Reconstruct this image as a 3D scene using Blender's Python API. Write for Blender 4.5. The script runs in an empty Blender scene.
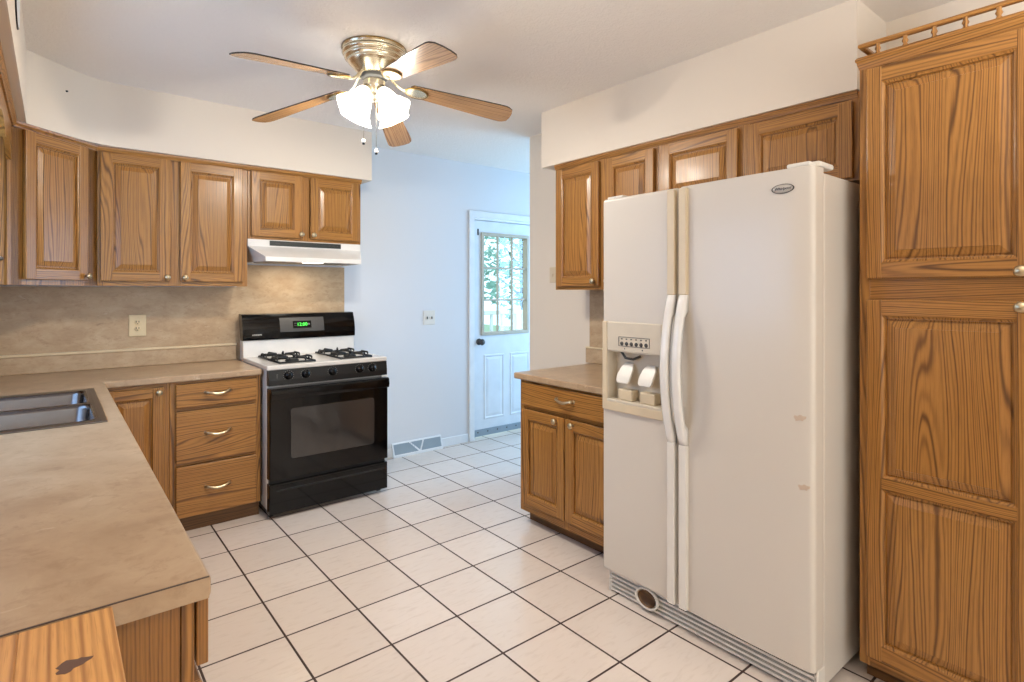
import bpy, bmesh, math, random
from mathutils import Vector, Matrix
S = bpy.context.scene
COL = S.collection
PI = math.pi
random.seed(4)

# ------------------------------------------------------------ camera, world, big lights, exposure
CX, CY, CZ, YAW = -0.7204, -3.5807, 1.3832, 0.6833
cd = bpy.data.cameras.new('camera'); cam = bpy.data.objects.new('camera', cd); COL.objects.link(cam)
cam.location = (CX, CY, CZ); cam.rotation_euler = (PI/2, 0, -YAW)
cd.sensor_width = 36; cd.lens = 563.3/1024*36; cd.shift_y = -50.4/1024; cd.clip_start = 0.03
S.camera = cam
S.view_settings.view_transform = 'Standard'; S.view_settings.look = 'None'
S.view_settings.gamma = 1; S.view_settings.use_curve_mapping = False
S.view_settings.exposure = 0.06
wd = bpy.data.worlds.new('sky'); S.world = wd; wd.use_nodes = True
wb = wd.node_tree.nodes['Background']; wb.inputs[0].default_value = (0.62, 0.85, 1.0, 1); wb.inputs[1].default_value = 2.2

def area(name, loc, rot, sx, sy, watt, col):
    l = bpy.data.lights.new(name, 'AREA'); l.shape = 'RECTANGLE'; l.size = sx; l.size_y = sy
    l.energy = watt; l.color = col
    o = bpy.data.objects.new(name, l); COL.objects.link(o); o.location = loc; o.rotation_euler = rot
    return o
# daylight through the window over the sink and the hall window; soft fill added behind the camera
area('sink_window_daylight', (-1.17, -1.1, 1.55), (0, -PI/2, 0), 0.9, 1.3, 14, (0.26, 0.52, 1.0))
area('hall_window_daylight', (4.12, -0.45, 1.45), (0, PI/2, 0), 1.5, 1.5, 64, (0.34, 0.64, 1.0))
area('dining_window_fill', (0.3, -6.9, 1.35), (PI/2, 0, 0), 2.8, 2.0, 26, (1.0, 0.96, 0.91))  # broad fill light added at the unseen window behind the camera
area('ceiling_fill', (0.4, -4.3, 1.7), (PI, 0, 0), 1.2, 0.8, 60, (1.0, 0.97, 0.93))  # added fill with no fixture, aimed up to brighten the ceiling

# ------------------------------------------------------------ materials
def rgb(r, g, b):
    f = lambda c: (c/255/12.92) if c/255 <= .04045 else ((c/255+.055)/1.055)**2.4
    return (f(r), f(g), f(b), 1)
class NT:
    def __init__(s, name):
        s.m = bpy.data.materials.new(name); s.m.use_nodes = True; s.t = s.m.node_tree
        s.p = s.t.nodes['Principled BSDF']; s.co = None
    def n(s, ty, **kw):
        x = s.t.nodes.new(ty)
        for k, v in kw.items(): setattr(x, k, v)
        return x
    def l(s, a, b): s.t.links.new(a, b)
    def coord(s, rnd=False):
        tc = s.n('ShaderNodeTexCoord')
        if not rnd: return tc.outputs['Object']
        oi = s.n('ShaderNodeObjectInfo')
        mu = s.n('ShaderNodeVectorMath', operation='SCALE'); mu.inputs[0].default_value = (13.1, 7.7, 9.3)
        s.l(oi.outputs['Random'], mu.inputs['Scale'])
        ad = s.n('ShaderNodeVectorMath', operation='ADD'); s.l(tc.outputs['Object'], ad.inputs[0]); s.l(mu.outputs[0], ad.inputs[1])
        return ad.outputs[0]
    def noise(s, co, scale3, scale=1, detail=2, rough=.5, dist=0):
        mp = s.n('ShaderNodeMapping'); mp.inputs['Scale'].default_value = scale3; s.l(co, mp.inputs['Vector'])
        nz = s.n('ShaderNodeTexNoise'); nz.inputs['Scale'].default_value = scale; nz.inputs['Detail'].default_value = detail
        nz.inputs['Roughness'].default_value = rough; nz.inputs['Distortion'].default_value = dist
        s.l(mp.outputs[0], nz.inputs['Vector']); return nz.outputs['Fac']
    def math(s, op, a, b=None, c=None):
        x = s.n('ShaderNodeMath', operation=op)
        for i, v in enumerate((a, b, c)):
            if v is None: continue
            if isinstance(v, (int, float)): x.inputs[i].default_value = v
            else: s.l(v, x.inputs[i])
        return x.outputs[0]
    def ramp(s, fac, stops):
        r = s.n('ShaderNodeValToRGB'); e = r.color_ramp.elements
        while len(e) < len(stops): e.new(.5)
        for k, (p, c) in enumerate(stops): e[k].position = p; e[k].color = c
        s.l(fac, r.inputs[0]); return r.outputs[0]
    def mix(s, fac, a, b, mode='MIX'):
        x = s.n('ShaderNodeMix', data_type='RGBA', blend_type=mode)
        for i, v in ((0, fac), (6, a), (7, b)):
            if isinstance(v, (int, float)): x.inputs[i].default_value = v
            elif isinstance(v, tuple): x.inputs[i].default_value = v
            else: s.l(v, x.inputs[i])
        return x.outputs[2]
    def bump(s, h, strength, dist=.01):
        b = s.n('ShaderNodeBump'); b.inputs['Strength'].default_value = strength; b.inputs['Distance'].default_value = dist
        s.l(h, b.inputs['Height']); s.l(b.outputs[0], s.p.inputs['Normal'])
    def base(s, c):
        if isinstance(c, tuple): s.p.inputs['Base Color'].default_value = c
        else: s.l(c, s.p.inputs['Base Color'])
    def set(s, rough=.5, metal=0, spec=.5, coat=0):
        s.p.inputs['Roughness'].default_value = rough; s.p.inputs['Metallic'].default_value = metal
        s.p.inputs['Specular IOR Level'].default_value = spec; s.p.inputs['Coat Weight'].default_value = coat
        s.p.inputs['Coat Roughness'].default_value = .15; return s.m

def plain(name, c, rough=.5, metal=0, spec=.5, coat=0, var=.03):
    t = NT(name); f = t.noise(t.coord(), (1, 1, 1), 9, 2)
    d = tuple(max(0, x*(1-var*2)) for x in c[:3])+(1,)
    t.base(t.ramp(f, [(.35, d), (.65, c)])); return t.set(rough, metal, spec, coat)

def oak(name, axis, light, mid, dark, rough=.34, pitch=.0105, warp=.21, wide=8., along=.6, amt=.85, k0=1, k1=.12):
    """growth rings: straight grain warped by a slow noise into cathedral arches, plus fine pores"""
    t = NT(name); co = t.coord(True)
    def sc(a, b): return tuple(b if i == axis else a for i in range(3))
    sp = t.n('ShaderNodeSeparateXYZ'); t.l(co, sp.inputs[0])
    ac = [k for k in range(3) if k != axis]
    u = t.math('ADD', t.math('MULTIPLY', sp.outputs[ac[0]], k0), t.math('MULTIPLY', sp.outputs[ac[1]], k1))
    n1 = t.noise(co, sc(wide, along), 1, 1.5, .45, 0)
    nj = t.noise(co, sc(40, 5), 1, 2, .5, 0)
    fld = t.math('ADD', t.math('MULTIPLY_ADD', n1, warp, u), t.math('MULTIPLY', nj, .006))
    w = t.math('MULTIPLY_ADD', t.math('SINE', t.math('MULTIPLY', fld, 6.283/pitch)), .5, .5)
    w2 = t.math('MULTIPLY_ADD', t.math('SINE', t.math('MULTIPLY', fld, 6.283/pitch/2.7)), .5, .5)
    w = t.math('MULTIPLY', t.math('POWER', w, 1.8), t.math('MULTIPLY_ADD', w2, .65, .35))
    n2 = t.noise(co, sc(300, 8), 1, 3, .7)
    n3 = t.noise(co, sc(70, 1.3), 1, 2, .6)
    n4 = t.noise(co, sc(5, 1.2), 1, 1)
    base = t.mix(t.math('MULTIPLY_ADD', n4, .6, t.math('MULTIPLY', n3, .5)), light, mid)
    c = t.mix(t.math('MULTIPLY', w, amt), base, dark)
    pore = t.ramp(n2, [(.50, (0, 0, 0, 1)), (.66, (1, 1, 1, 1))])
    c = t.mix(t.math('MULTIPLY', pore, .34), c, dark)
    t.base(c); t.bump(t.math('ADD', n2, w), .10, .001)
    return t.set(rough, 0, .4, .08)
OL, OM, OD = rgb(186, 134, 70), rgb(152, 100, 43), rgb(76, 44, 16)
M = {}
for i, a in enumerate('xyz'):
    M['oak'+a] = oak('honey_oak_'+a, i, OL, OM, OD, k0=.03 if i < 2 else 1, k1=1 if i < 2 else .03)
    M['pale'+a] = oak('pale_pine_'+a, i, rgb(224, 170, 102), rgb(206, 148, 80), rgb(140, 84, 34), .4, .013, .06, 5, .3, .75, k0=1, k1=.1)
M['oakb'] = oak('oak_side_panel', 2, rgb(164, 114, 58), rgb(142, 94, 42), OD, pitch=.006, warp=.03, amt=.5, k0=.1, k1=1)
M['blade'] = oak('fan_blade_oak', 0, rgb(196, 154, 106), rgb(172, 126, 78), rgb(96, 64, 38), .24, .012, .1, 12, 1, k0=1, k1=.1)
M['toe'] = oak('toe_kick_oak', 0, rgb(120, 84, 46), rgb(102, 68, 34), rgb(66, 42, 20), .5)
M['inside'] = plain('dark_cabinet_gap', rgb(58, 34, 18), .8)
M['edge'] = plain('dark_blade_edge', rgb(50, 36, 26), .5)

t = NT('cream_wall_paint'); f = t.noise(t.coord(), (1, 1, 1), 60, 3); t.base(rgb(224, 211, 195)); t.bump(f, .06, .004); M['wall'] = t.set(.75, 0, .25)
t = NT('white_wall_paint'); f = t.noise(t.coord(), (1, 1, 1), 60, 3); t.base(rgb(216, 217, 220)); t.bump(f, .06, .004); M['bwall'] = t.set(.7, 0, .25)
t = NT('textured_ceiling'); co = t.coord(); f = t.noise(co, (1, 1, 1), 34, 5, .65, 1.2)
t.base(rgb(236, 228, 219)); t.bump(t.ramp(f, [(.42, (0, 0, 0, 1)), (.6, (1, 1, 1, 1))]), .32, .006); M['ceil'] = t.set(.85, 0, .2)

t = NT('ceramic_floor_tile'); co = t.coord()
br = t.n('ShaderNodeTexBrick'); br.offset = 0; br.squash = 1; t.l(co, br.inputs['Vector'])
br.inputs['Scale'].default_value = 1; br.inputs['Brick Width'].default_value = .305; br.inputs['Row Height'].default_value = .3154
br.inputs['Mortar Size'].default_value = .0046; br.inputs['Mortar Smooth'].default_value = .15
br.inputs['Color1'].default_value = rgb(222, 210, 201); br.inputs['Color2'].default_value = rgb(213, 200, 190); br.inputs['Mortar'].default_value = rgb(58, 38, 30)
fa = t.noise(co, (1, 1.8, 1), 7, 4, .6); fb = t.noise(co, (2, 9, 1), 6, 4, .6, .6)
c = t.mix(t.math('MULTIPLY', t.ramp(fb, [(.52, (0, 0, 0, 1)), (.8, (1, 1, 1, 1))]), .35), br.outputs['Color'], rgb(178, 156, 140))
c = t.mix(t.math('MULTIPLY', fa, .22), c, rgb(202, 186, 172))
c = t.mix(br.outputs['Fac'], c, rgb(58, 38, 30)); t.base(c)
t.bump(t.math('MULTIPLY_ADD', br.outputs['Fac'], -1, 1), .5, .003)
t.l(t.math('MULTIPLY_ADD', br.outputs['Fac'], .45, .24), t.p.inputs['Roughness'])
M['tile'] = t.m; t.p.inputs['Specular IOR Level'].default_value = .55

def stone(name, a, b, cc, rough, sc3):
    t = NT(name); co = t.coord()
    n1 = t.noise(co, sc3, 7, 7, .68, .5); n2 = t.noise(co, sc3, 26, 6, .72, .4); n3 = t.noise(co, sc3, 3.2, 3, .5, 1)
    c = t.ramp(n1, [(.15, b), (.5, a), (.85, cc)])
    c = t.mix(t.math('MULTIPLY', t.ramp(n2, [(.52, (0, 0, 0, 1)), (.66, (1, 1, 1, 1))]), .6), c, b)
    c = t.mix(t.math('MULTIPLY', t.ramp(n3, [(.5, (0, 0, 0, 1)), (.7, (1, 1, 1, 1))]), .25), c, cc)
    n5 = t.noise(co, sc3, 9, 4, .55, .3)
    c = t.mix(t.math('MULTIPLY', t.ramp(n5, [(.70, (0, 0, 0, 1)), (.76, (1, 1, 1, 1))]), .5), c, rgb(120, 88, 64))
    n6 = t.noise(co, sc3, 13, 4, .6, .5)
    c = t.mix(t.math('MULTIPLY', t.ramp(n6, [(.66, (0, 0, 0, 1)), (.74, (1, 1, 1, 1))]), .5), c, rgb(214, 196, 170))
    t.base(c); return t.set(rough, 0, .4)
M['counter'] = stone('travertine_laminate', rgb(172, 145, 115), rgb(150, 121, 92), rgb(190, 166, 136), .34, (1.0, 1.0, 1.0))
M['splash'] = stone('backsplash_laminate', rgb(184, 157, 124), rgb(160, 130, 98), rgb(204, 180, 148), .42, (1.0, 1.0, 1.9))
M['seam'] = plain('laminate_seam', rgb(70, 52, 40), .6)
M['cream'] = plain('cream_strip', rgb(228, 208, 172), .5)
M['almond'] = plain('almond_plastic', rgb(212, 194, 164), .4)
M['almond2'] = plain('light_almond_plastic', rgb(208, 196, 176), .45)
M['ivory'] = plain('ivory_plate', rgb(222, 200, 158), .4)
M['cooktop'] = plain('cooktop_enamel', rgb(212, 207, 201), .25, coat=.3)
M['scuff'] = plain('scuffed_enamel', rgb(202, 180, 158), .6)
M['white'] = plain('white_enamel', rgb(232, 228, 222), .22, coat=.4)
M['whitep'] = plain('white_plastic', rgb(226, 220, 210), .38)
M['paintw'] = plain('white_trim_paint', rgb(228, 230, 232), .5)
M['doorp'] = plain('white_door_paint', rgb(220, 226, 232), .45)
t = NT('fridge_enamel'); f = t.noise(t.coord(), (1, 1, 1), 420, 2); t.base(rgb(208, 199, 187)); t.bump(f, .05, .001); M['fridge'] = t.set(.33, 0, .45, .15)
M['black'] = plain('black_enamel', rgb(7, 7, 8), .08, spec=.36)
M['blackm'] = plain('black_matte', rgb(15, 15, 16), .35)
M['iron'] = plain('cast_iron', rgb(18, 18, 18), .6)
M['glassb'] = plain('oven_window_glass', rgb(48, 45, 43), .04, spec=.8)
M['grey'] = plain('grey_plastic', rgb(120, 118, 114), .5)
M['greyd'] = plain('dark_grey', rgb(66, 64, 62), .5)
M['hoodp'] = plain('hood_control_strip', rgb(46, 50, 48), .35)
M['steel'] = plain('brushed_steel', rgb(134, 128, 124), .3, metal=1)
M['badge'] = plain('silver_badge', rgb(186, 180, 172), .3)
M['steeld'] = plain('sink_basin_steel', rgb(112, 108, 108), .22, metal=1)
M['nickel'] = plain('antique_nickel', rgb(196, 180, 150), .28, metal=1)
M['brass'] = plain('polished_brass', rgb(238, 228, 202), .26, metal=1)
M['brassd'] = plain('aged_brass', rgb(150, 122, 70), .3, metal=1)
M['vent'] = plain('vent_grey', rgb(142, 156, 166), .5)
M['beige'] = plain('glazing_frame_tan', rgb(184, 172, 152), .5)
M['bark'] = plain('bark', rgb(90, 80, 70), .9)
M['leaf'] = plain('leaf_green', rgb(150, 196, 176), .7, var=.2)
M['lawn'] = plain('lawn', rgb(150, 176, 140), .9, var=.1)
M['knot'] = plain('dark_knot', rgb(96, 64, 38), .6)
def emis(name, c, s, basec=(1, 1, 1, 1)):
    t = NT(name); t.base(basec); t.p.inputs['Emission Color'].default_value = c; t.p.inputs['Emission Strength'].default_value = s; return t.set(.4)
M['display'] = emis('green_clock_digits', rgb(90, 255, 90), 2.2, rgb(20, 60, 20))
M['lens'] = emis('hood_lamp_lens', (1, .93, .8, 1), 3)
t = NT('frosted_glass_shade'); t.base((1, 1, 1, 1)); t.p.inputs['Emission Color'].default_value = (1, .93, .82, 1); t.p.inputs['Emission Strength'].default_value = 2.6
tr = t.n('ShaderNodeBsdfTranslucent'); mx = t.n('ShaderNodeMixShader'); mx.inputs[0].default_value = .65
out = t.t.nodes['Material Output']; t.l(t.p.outputs[0], mx.inputs[1]); t.l(tr.outputs[0], mx.inputs[2]); t.l(mx.outputs[0], out.inputs[0]); M['shade'] = t.m
t = NT('window_glass'); gl = t.n('ShaderNodeBsdfTransparent'); gs = t.n('ShaderNodeBsdfGlossy'); gs.inputs['Roughness'].default_value = .05
mx = t.n('ShaderNodeMixShader'); mx.inputs[0].default_value = .06; out = t.t.nodes['Material Output']
t.l(gl.outputs[0], mx.inputs[1]); t.l(gs.outputs[0], mx.inputs[2]); t.l(mx.outputs[0], out.inputs[0]); M['glass'] = t.m

# ------------------------------------------------------------ mesh builder
class MB:
    def __init__(s): s.b = bmesh.new()
    def box(s, x0, x1, y0, y1, z0, z1, bev=0, mat=0, seg=1):
        r = bmesh.ops.create_cube(s.b, size=1); v = r['verts']
        for q in v:
            q.co = Vector(((x0+x1)/2+q.co.x*(x1-x0), (y0+y1)/2+q.co.y*(y1-y0), (z0+z1)/2+q.co.z*(z1-z0)))
        fs = {f for q in v for f in q.link_faces}
        for f in fs: f.material_index = mat
        if bev:
            es = {e for q in v for e in q.link_edges}
            bmesh.ops.bevel(s.b, geom=list(es), offset=bev, segments=seg, affect='EDGES', profile=.5, material=-1)
        return s
    def face(s, pts, mat=0, smooth=False):
        vs = [s.b.verts.new(p) for p in pts]; f = s.b.faces.new(vs); f.material_index = mat; f.smooth = smooth; return s
    def loft(s, loops, mat=0, smooth=True, cap0=False, cap1=False, closed=True):
        L = [[s.b.verts.new(p) for p in lp] for lp in loops]
        for a, b in zip(L, L[1:]):
            n = len(a)
            for k in range(n if closed else n-1):
                f = s.b.faces.new((a[k], a[(k+1) % n], b[(k+1) % n], b[k])); f.material_index = mat; f.smooth = smooth
        if cap0: f = s.b.faces.new(L[0][::-1]); f.material_index = mat
        if cap1: f = s.b.faces.new(L[-1]); f.material_index = mat
        return s
    def prism(s, poly, ax, a0, a1, mat=0, poly1=None):
        def P(p, a):
            if ax == 0: return (a, p[0], p[1])
            if ax == 1: return (p[0], a, p[1])
            return (p[0], p[1], a)
        return s.loft([[P(p, a0) for p in poly], [P(p, a1) for p in (poly1 or poly)]], mat, False, True, True)
    def tube(s, pts, r, seg=8, mat=0, cap=True, flat=(1, 1)):
        pts = [Vector(p) for p in pts]; n = len(pts); rs = r if isinstance(r, (list, tuple)) else [r]*n; loops = []
        up = Vector((0, 0, 1))
        for i, p in enumerate(pts):
            d = (pts[min(i+1, n-1)]-pts[max(i-1, 0)]).normalized()
            u = up if abs(d.dot(up)) < .95 else Vector((0, 1, 0))
            a = d.cross(u).normalized(); b = a.cross(d).normalized()
            loops.append([p+a*math.cos(k*2*PI/seg)*rs[i]*flat[0]+b*math.sin(k*2*PI/seg)*rs[i]*flat[1] for k in range(seg)])
        return s.loft(loops, mat, True, cap, cap)
    def lathe(s, prof, c=(0, 0, 0), mtx=None, seg=24, mat=0, cap0=False, cap1=False):
        mtx = mtx or Matrix.Identity(3); c = Vector(c); loops = []
        for r, z in prof:
            loops.append([c+mtx@Vector((r*math.cos(k*2*PI/seg), r*math.sin(k*2*PI/seg), z)) for k in range(seg)])
        return s.loft(loops, mat, True, cap0, cap1)
    def grid(s, xs, zs, skip, d0, d1, ax=2, mat=0):
        """slab of rectangular cells (merged) with holes; ax = thickness axis"""
        def P(a, b, d):
            if ax == 2: return (a, b, d)
            if ax == 1: return (a, d, b)
            return (d, a, b)
        V = {}
        def v(i, j, k):
            if (i, j, k) not in V: V[i, j, k] = s.b.verts.new(P(xs[i], zs[j], (d0, d1)[k]))
            return V[i, j, k]
        on = {(i, j) for i in range(len(xs)-1) for j in range(len(zs)-1)} - set(skip)
        def F(*q):
            f = s.b.faces.new(q); f.material_index = mat
        for (i, j) in on:
            F(v(i, j, 1), v(i+1, j, 1), v(i+1, j+1, 1), v(i, j+1, 1)); F(v(i, j, 0), v(i, j+1, 0), v(i+1, j+1, 0), v(i+1, j, 0))
            if (i-1, j) not in on: F(v(i, j, 0), v(i, j, 1), v(i, j+1, 1), v(i, j+1, 0))
            if (i+1, j) not in on: F(v(i+1, j, 0), v(i+1, j+1, 0), v(i+1, j+1, 1), v(i+1, j, 1))
            if (i, j-1) not in on: F(v(i, j, 0), v(i+1, j, 0), v(i+1, j, 1), v(i, j, 1))
            if (i, j+1) not in on: F(v(i, j+1, 0), v(i, j+1, 1), v(i+1, j+1, 1), v(i+1, j+1, 0))
        return s
    def build(s, name, mats, parent=None, bevel=0, seg=2):
        bmesh.ops.recalc_face_normals(s.b, faces=s.b.faces[:])
        me = bpy.data.meshes.new(name); s.b.to_mesh(me); s.b.free()
        for m in (mats if isinstance(mats, list) else [mats]): me.materials.append(M[m])
        o = bpy.data.objects.new(name, me); COL.objects.link(o)
        if parent is not None: o.parent = parent
        if bevel:
            b = o.modifiers.new('bevel', 'BEVEL'); b.width = bevel; b.segments = seg; b.limit_method = 'ANGLE'; b.angle_limit = .6
            for p in me.polygons: p.use_smooth = True
            b.harden_normals = True
        return o
def tag(o, label, cat, group=None):
    o['label'] = label; o['category'] = cat
    if group: o['group'] = group
    return o
def thing(name, label, cat, loc=(0, 0, 0), rz=0, group=None):
    o = bpy.data.objects.new(name, None); COL.objects.link(o); o.location = loc; o.rotation_euler = (0, 0, rz); o.empty_display_size = .1
    return tag(o, label, cat, group)
def struct(o): o['kind'] = 'structure'; return o
def text(body, name, mat, parent, loc, rot, size, ext=.0004, shear=0, sx=1):
    cu = bpy.data.curves.new(name, 'FONT'); cu.body = body; cu.size = size; cu.extrude = ext; cu.align_x = 'CENTER'; cu.align_y = 'CENTER'; cu.shear = shear
    tmp = bpy.data.objects.new('tmp', cu); COL.objects.link(tmp)
    dg = bpy.context.evaluated_depsgraph_get(); me = bpy.data.meshes.new_from_object(tmp.evaluated_get(dg))
    bpy.data.objects.remove(tmp); me.name = name; me.materials.clear(); me.materials.append(M[mat])
    o = bpy.data.objects.new(name, me); COL.objects.link(o); o.parent = parent; o.location = loc; o.rotation_euler = rot; o.scale = (sx, 1, 1)
    return o
W = 0.677; XL = -1.2; XR = 2.1; H = 2.553; YB = -7.0; XH = 4.2

# ------------------------------------------------------------ room shell
struct(MB().grid([XL-.1, XR, XH+.1], [YB, W+.1], [], -.1, 0).build('floor', 'tile'))
struct(MB().box(XL-.1, XH+.1, YB-.1, W+.12, H, H+.1).build('ceiling', 'ceil'))
D0, D1, DT = 2.293, 3.106, 2.05
struct(MB().grid([XL-.1, D0, D1, XH+.1], [0, DT, H], [(1, 0)], W, W+.12, ax=1).build('wall_back', 'bwall'))
struct(MB().grid([YB, -1.75, -.45, W], [0, 1.1, 2.0, H], [(1, 1)], XL-.12, XL, ax=0).build('wall_left', 'wall'))
struct(MB().box(XR, XR+.12, YB, -.33, 0, H).build('wall_right', 'wall'))
struct(MB().grid([YB, -1.2, .3, W], [0, .7, 2.2, H], [(1, 1)], XH, XH+.12, ax=0).build('wall_hall', 'bwall'))
struct(MB().grid([XL-.1, -1.1, 1.7, XH+.1], [0, .35, 2.35, H], [(1, 1)], YB-.12, YB, ax=1).build('wall_behind', 'wall'))
# soffits
def bend(p0, p1, p2, n=18):
    return [tuple((1-u)**2*a+2*u*(1-u)*b+u*u*c for a, b, c in zip(p0, p1, p2)) for u in [k/n for k in range(n+1)]]
arc = bend((-.40, .303), (-.528, .303), (-.622, .216))
so = MB(); so.loft([[(x, y, z) for x, y in [(XL, W), (1.105, W), (1.105, .303)]+arc+[(-.822, .03), (-.822, -3.0), (XL, -3.0)]] for z in (2.196, H)], 0, False, True, True)
so = struct(so.build('wall_soffit_left', 'wall'))
struct(MB().box(1.772, XR, -2.705, -.826, 2.19, H).build('wall_soffit_right', 'wall'))
# baseboards
struct(MB().box(1.05, D0-.07, W-.012, W, 0, .075, .003).build('baseboard_back', 'paintw'))
struct(MB().box(XR-.012, XR, -.985, -.33, 0, .075, .003).build('baseboard_right', 'paintw'))
# window over the sink and hall window (frames with panes)
def window(name, ax, pos, a0, a1, z0, z1):
    m = MB(); 
    xs = [a0, a0+.05, (a0+a1)/2-.02, (a0+a1)/2+.02, a1-.05, a1]
    m.grid(xs, [z0, z0+.05, z1-.05, z1], [(1, 1), (3, 1)], pos-.03, pos+.02, ax=ax)
    w = struct(m.build(name, 'paintw'))
    m = MB(); m.grid([a0+.05, a1-.05], [z0+.05, z1-.05], [], pos-.006, pos, ax=ax); m.build('pane', 'glass', w)
window('window_1', 0, XL-.07, -1.75, -.45, 1.1, 2.0)
window('window_2', 0, XH+.07, -1.2, .3, .7, 2.2)
window('window_3', 1, YB-.07, -1.1, 1.7, .35, 2.35)
# door casing
m = MB(); y0, y1 = W-.016, W
m.box(D0-.062, D0-.006, y0, y1, 0, DT+.03, .004); m.box(D1+.006, D1+.062, y0, y1, 0, DT+.03, .004); m.box(D0-.062, D1+.062, y0-.001, y1, DT+.012, DT+.072, .004)
m.box(D0-.006, D0+.004, W-.004, W+.12, 0, DT); m.box(D1-.004, D1+.006, W-.004, W+.12, 0, DT); m.box(D0, D1, W-.004, W+.12, DT-.008, DT+.012)
struct(m.build('trim_1', 'paintw'))
# door leaf
gx0, gx1, gz0, gz1 = 2.385, 2.972, .962, 1.93
m = MB(); m.grid([D0+.008, gx0+.02, gx1-.02, D1-.008], [.02, gz0+.02, gz1-.02, DT-.012], [(1, 1)], W+.02, W+.062, ax=1)
door = struct(m.build('door_1', 'doorp', bevel=.002))
m = MB()
for (a, b) in ((2.42, 2.665), (2.735, 2.985)):
    z0, z1 = .17, .78; y = W+.02
    def lp(i, yy): return [(a+i, yy, z0+i), (b-i, yy, z0+i), (b-i, yy, z1-i), (a+i, yy, z1-i)]
    m.loft([lp(0, y), lp(.006, y-.006), lp(.016, y-.006), lp(.024, y+.0), lp(.05, y-.005)], 0, False, False, True)
m.build('panel_moulding', 'doorp', door)
m = MB(); y = W+.02
m.grid([gx0, gx0+.03, gx1-.03, gx1], [gz0, gz0+.03, gz1-.03, gz1], [(1, 1)], y-.016, y+.05, ax=1); m.build('glazing_frame', 'beige', door, bevel=.004)
m = MB(); a, b, c0, c1 = gx0+.028, gx1-.028, gz0+.028, gz1-.028
for k in (1, 2):
    x = a+(b-a)*k/3; m.box(x-.009, x+.009, y-.002, y+.017, c0, c1, .002)
    z = c0+(c1-c0)*k/3; m.box(a, b, y-.0015, y+.0165, z-.009, z+.009, .003)
m.build('muntin_grid', 'beige', door)
MB().box(a-.004, b+.004, y+.018, y+.022, c0-.004, c1+.004).build('pane', 'glass', door)
m = MB(); ry = Matrix.Rotation(PI/2, 3, 'X')
m.lathe([(.0, 0), (.03, 0), (.031, .006), (.012, .01), (.011, .035), (.024, .04), (.03, .055), (.024, .068), (0, .071)], (2.362, y, .905), ry, 20); m.build('door_handle', 'greyd', door)
m = MB(); m.box(2.345, 2.36, y-.004, y, 1.9, 1.96, .001); m.build('contact_sensor', 'blackm', door)
m = MB(); m.box(D0+.01, D1-.01, y-.012, y, .022, .085, .002); sw = m.build('door_sweep', 'vent', door)
m = MB()
for k in range(7): m.lathe([(0, .004), (.006, .003), (.007, 0)], (D0+.05+k*.115, y-.012, .06), ry, 8)
m.build('screw', 'greyd', sw)

# ------------------------------------------------------------ outdoors seen through the door glass
struct(MB().box(-8, 16, W+.2, 30, -.35, -.3).build('ground', 'lawn'))
def tree(x, y, h, r, n, label):
    t = thing('leafy_tree', label, 'tree', (x, y, -.3))
    m = MB(); m.tube([(0, 0, 0), (.05, 0, h*.4), (-.05, .05, h*.9)], [.14, .1, .03], 8)
    for k in range(9):
        a = k*2.4; m.tube([(0, 0, h*(.3+.06*k)), (math.cos(a)*r*.6, math.sin(a)*r*.6, h*(.45+.06*k))], [.04, .012], 5)
    m.build('trunk', 'bark', t); m = MB(); rn = random.Random(int(x*10))
    for k in range(n):
        v = Vector((rn.gauss(0, 1), rn.gauss(0, 1), rn.gauss(0, 1))).normalized()*rn.random()**.4
        c = Vector((v.x*r, v.y*r, h*.62+v.z*h*.42)); u = Vector((rn.gauss(0, 1), rn.gauss(0, 1), rn.gauss(0, 1))).normalized()
        w = u.orthogonal().normalized(); s_ = .07+rn.random()*.06
        m.face([c-u*s_, c+w*s_*.5, c+u*s_, c-w*s_*.5])
    m.build('foliage', 'leaf', t)
tree(5.2, 6.0, 4.6, 1.5, 1500, 'pale green leafy tree outside, seen through the left panes of the back door')
tree(9.4, 8.4, 4.2, 1.3, 1300, 'pale green leafy tree outside, seen through the right panes of the back door')
rl = thing('porch_railing', 'white wooden porch railing outside the glazed back door', 'railing', (4.9, 3.2, -.3))
m = MB(); m.box(-1.6, 1.6, -.04, .04, 1.32, 1.38, .006); m.box(-1.6, 1.6, -.03, .03, .4, .45, .006); m.build('handrail', 'paintw', rl)
for k in range(16): MB().box(-1.5+k*.2-.018, -1.5+k*.2+.018, -.018, .018, .45, 1.32).build('baluster', 'paintw', rl)
for x in (-1.6, 0, 1.6): MB().box(x-.045, x+.045, -.045, .045, 0, 1.45, .006).build('post', 'paintw', rl)

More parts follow.
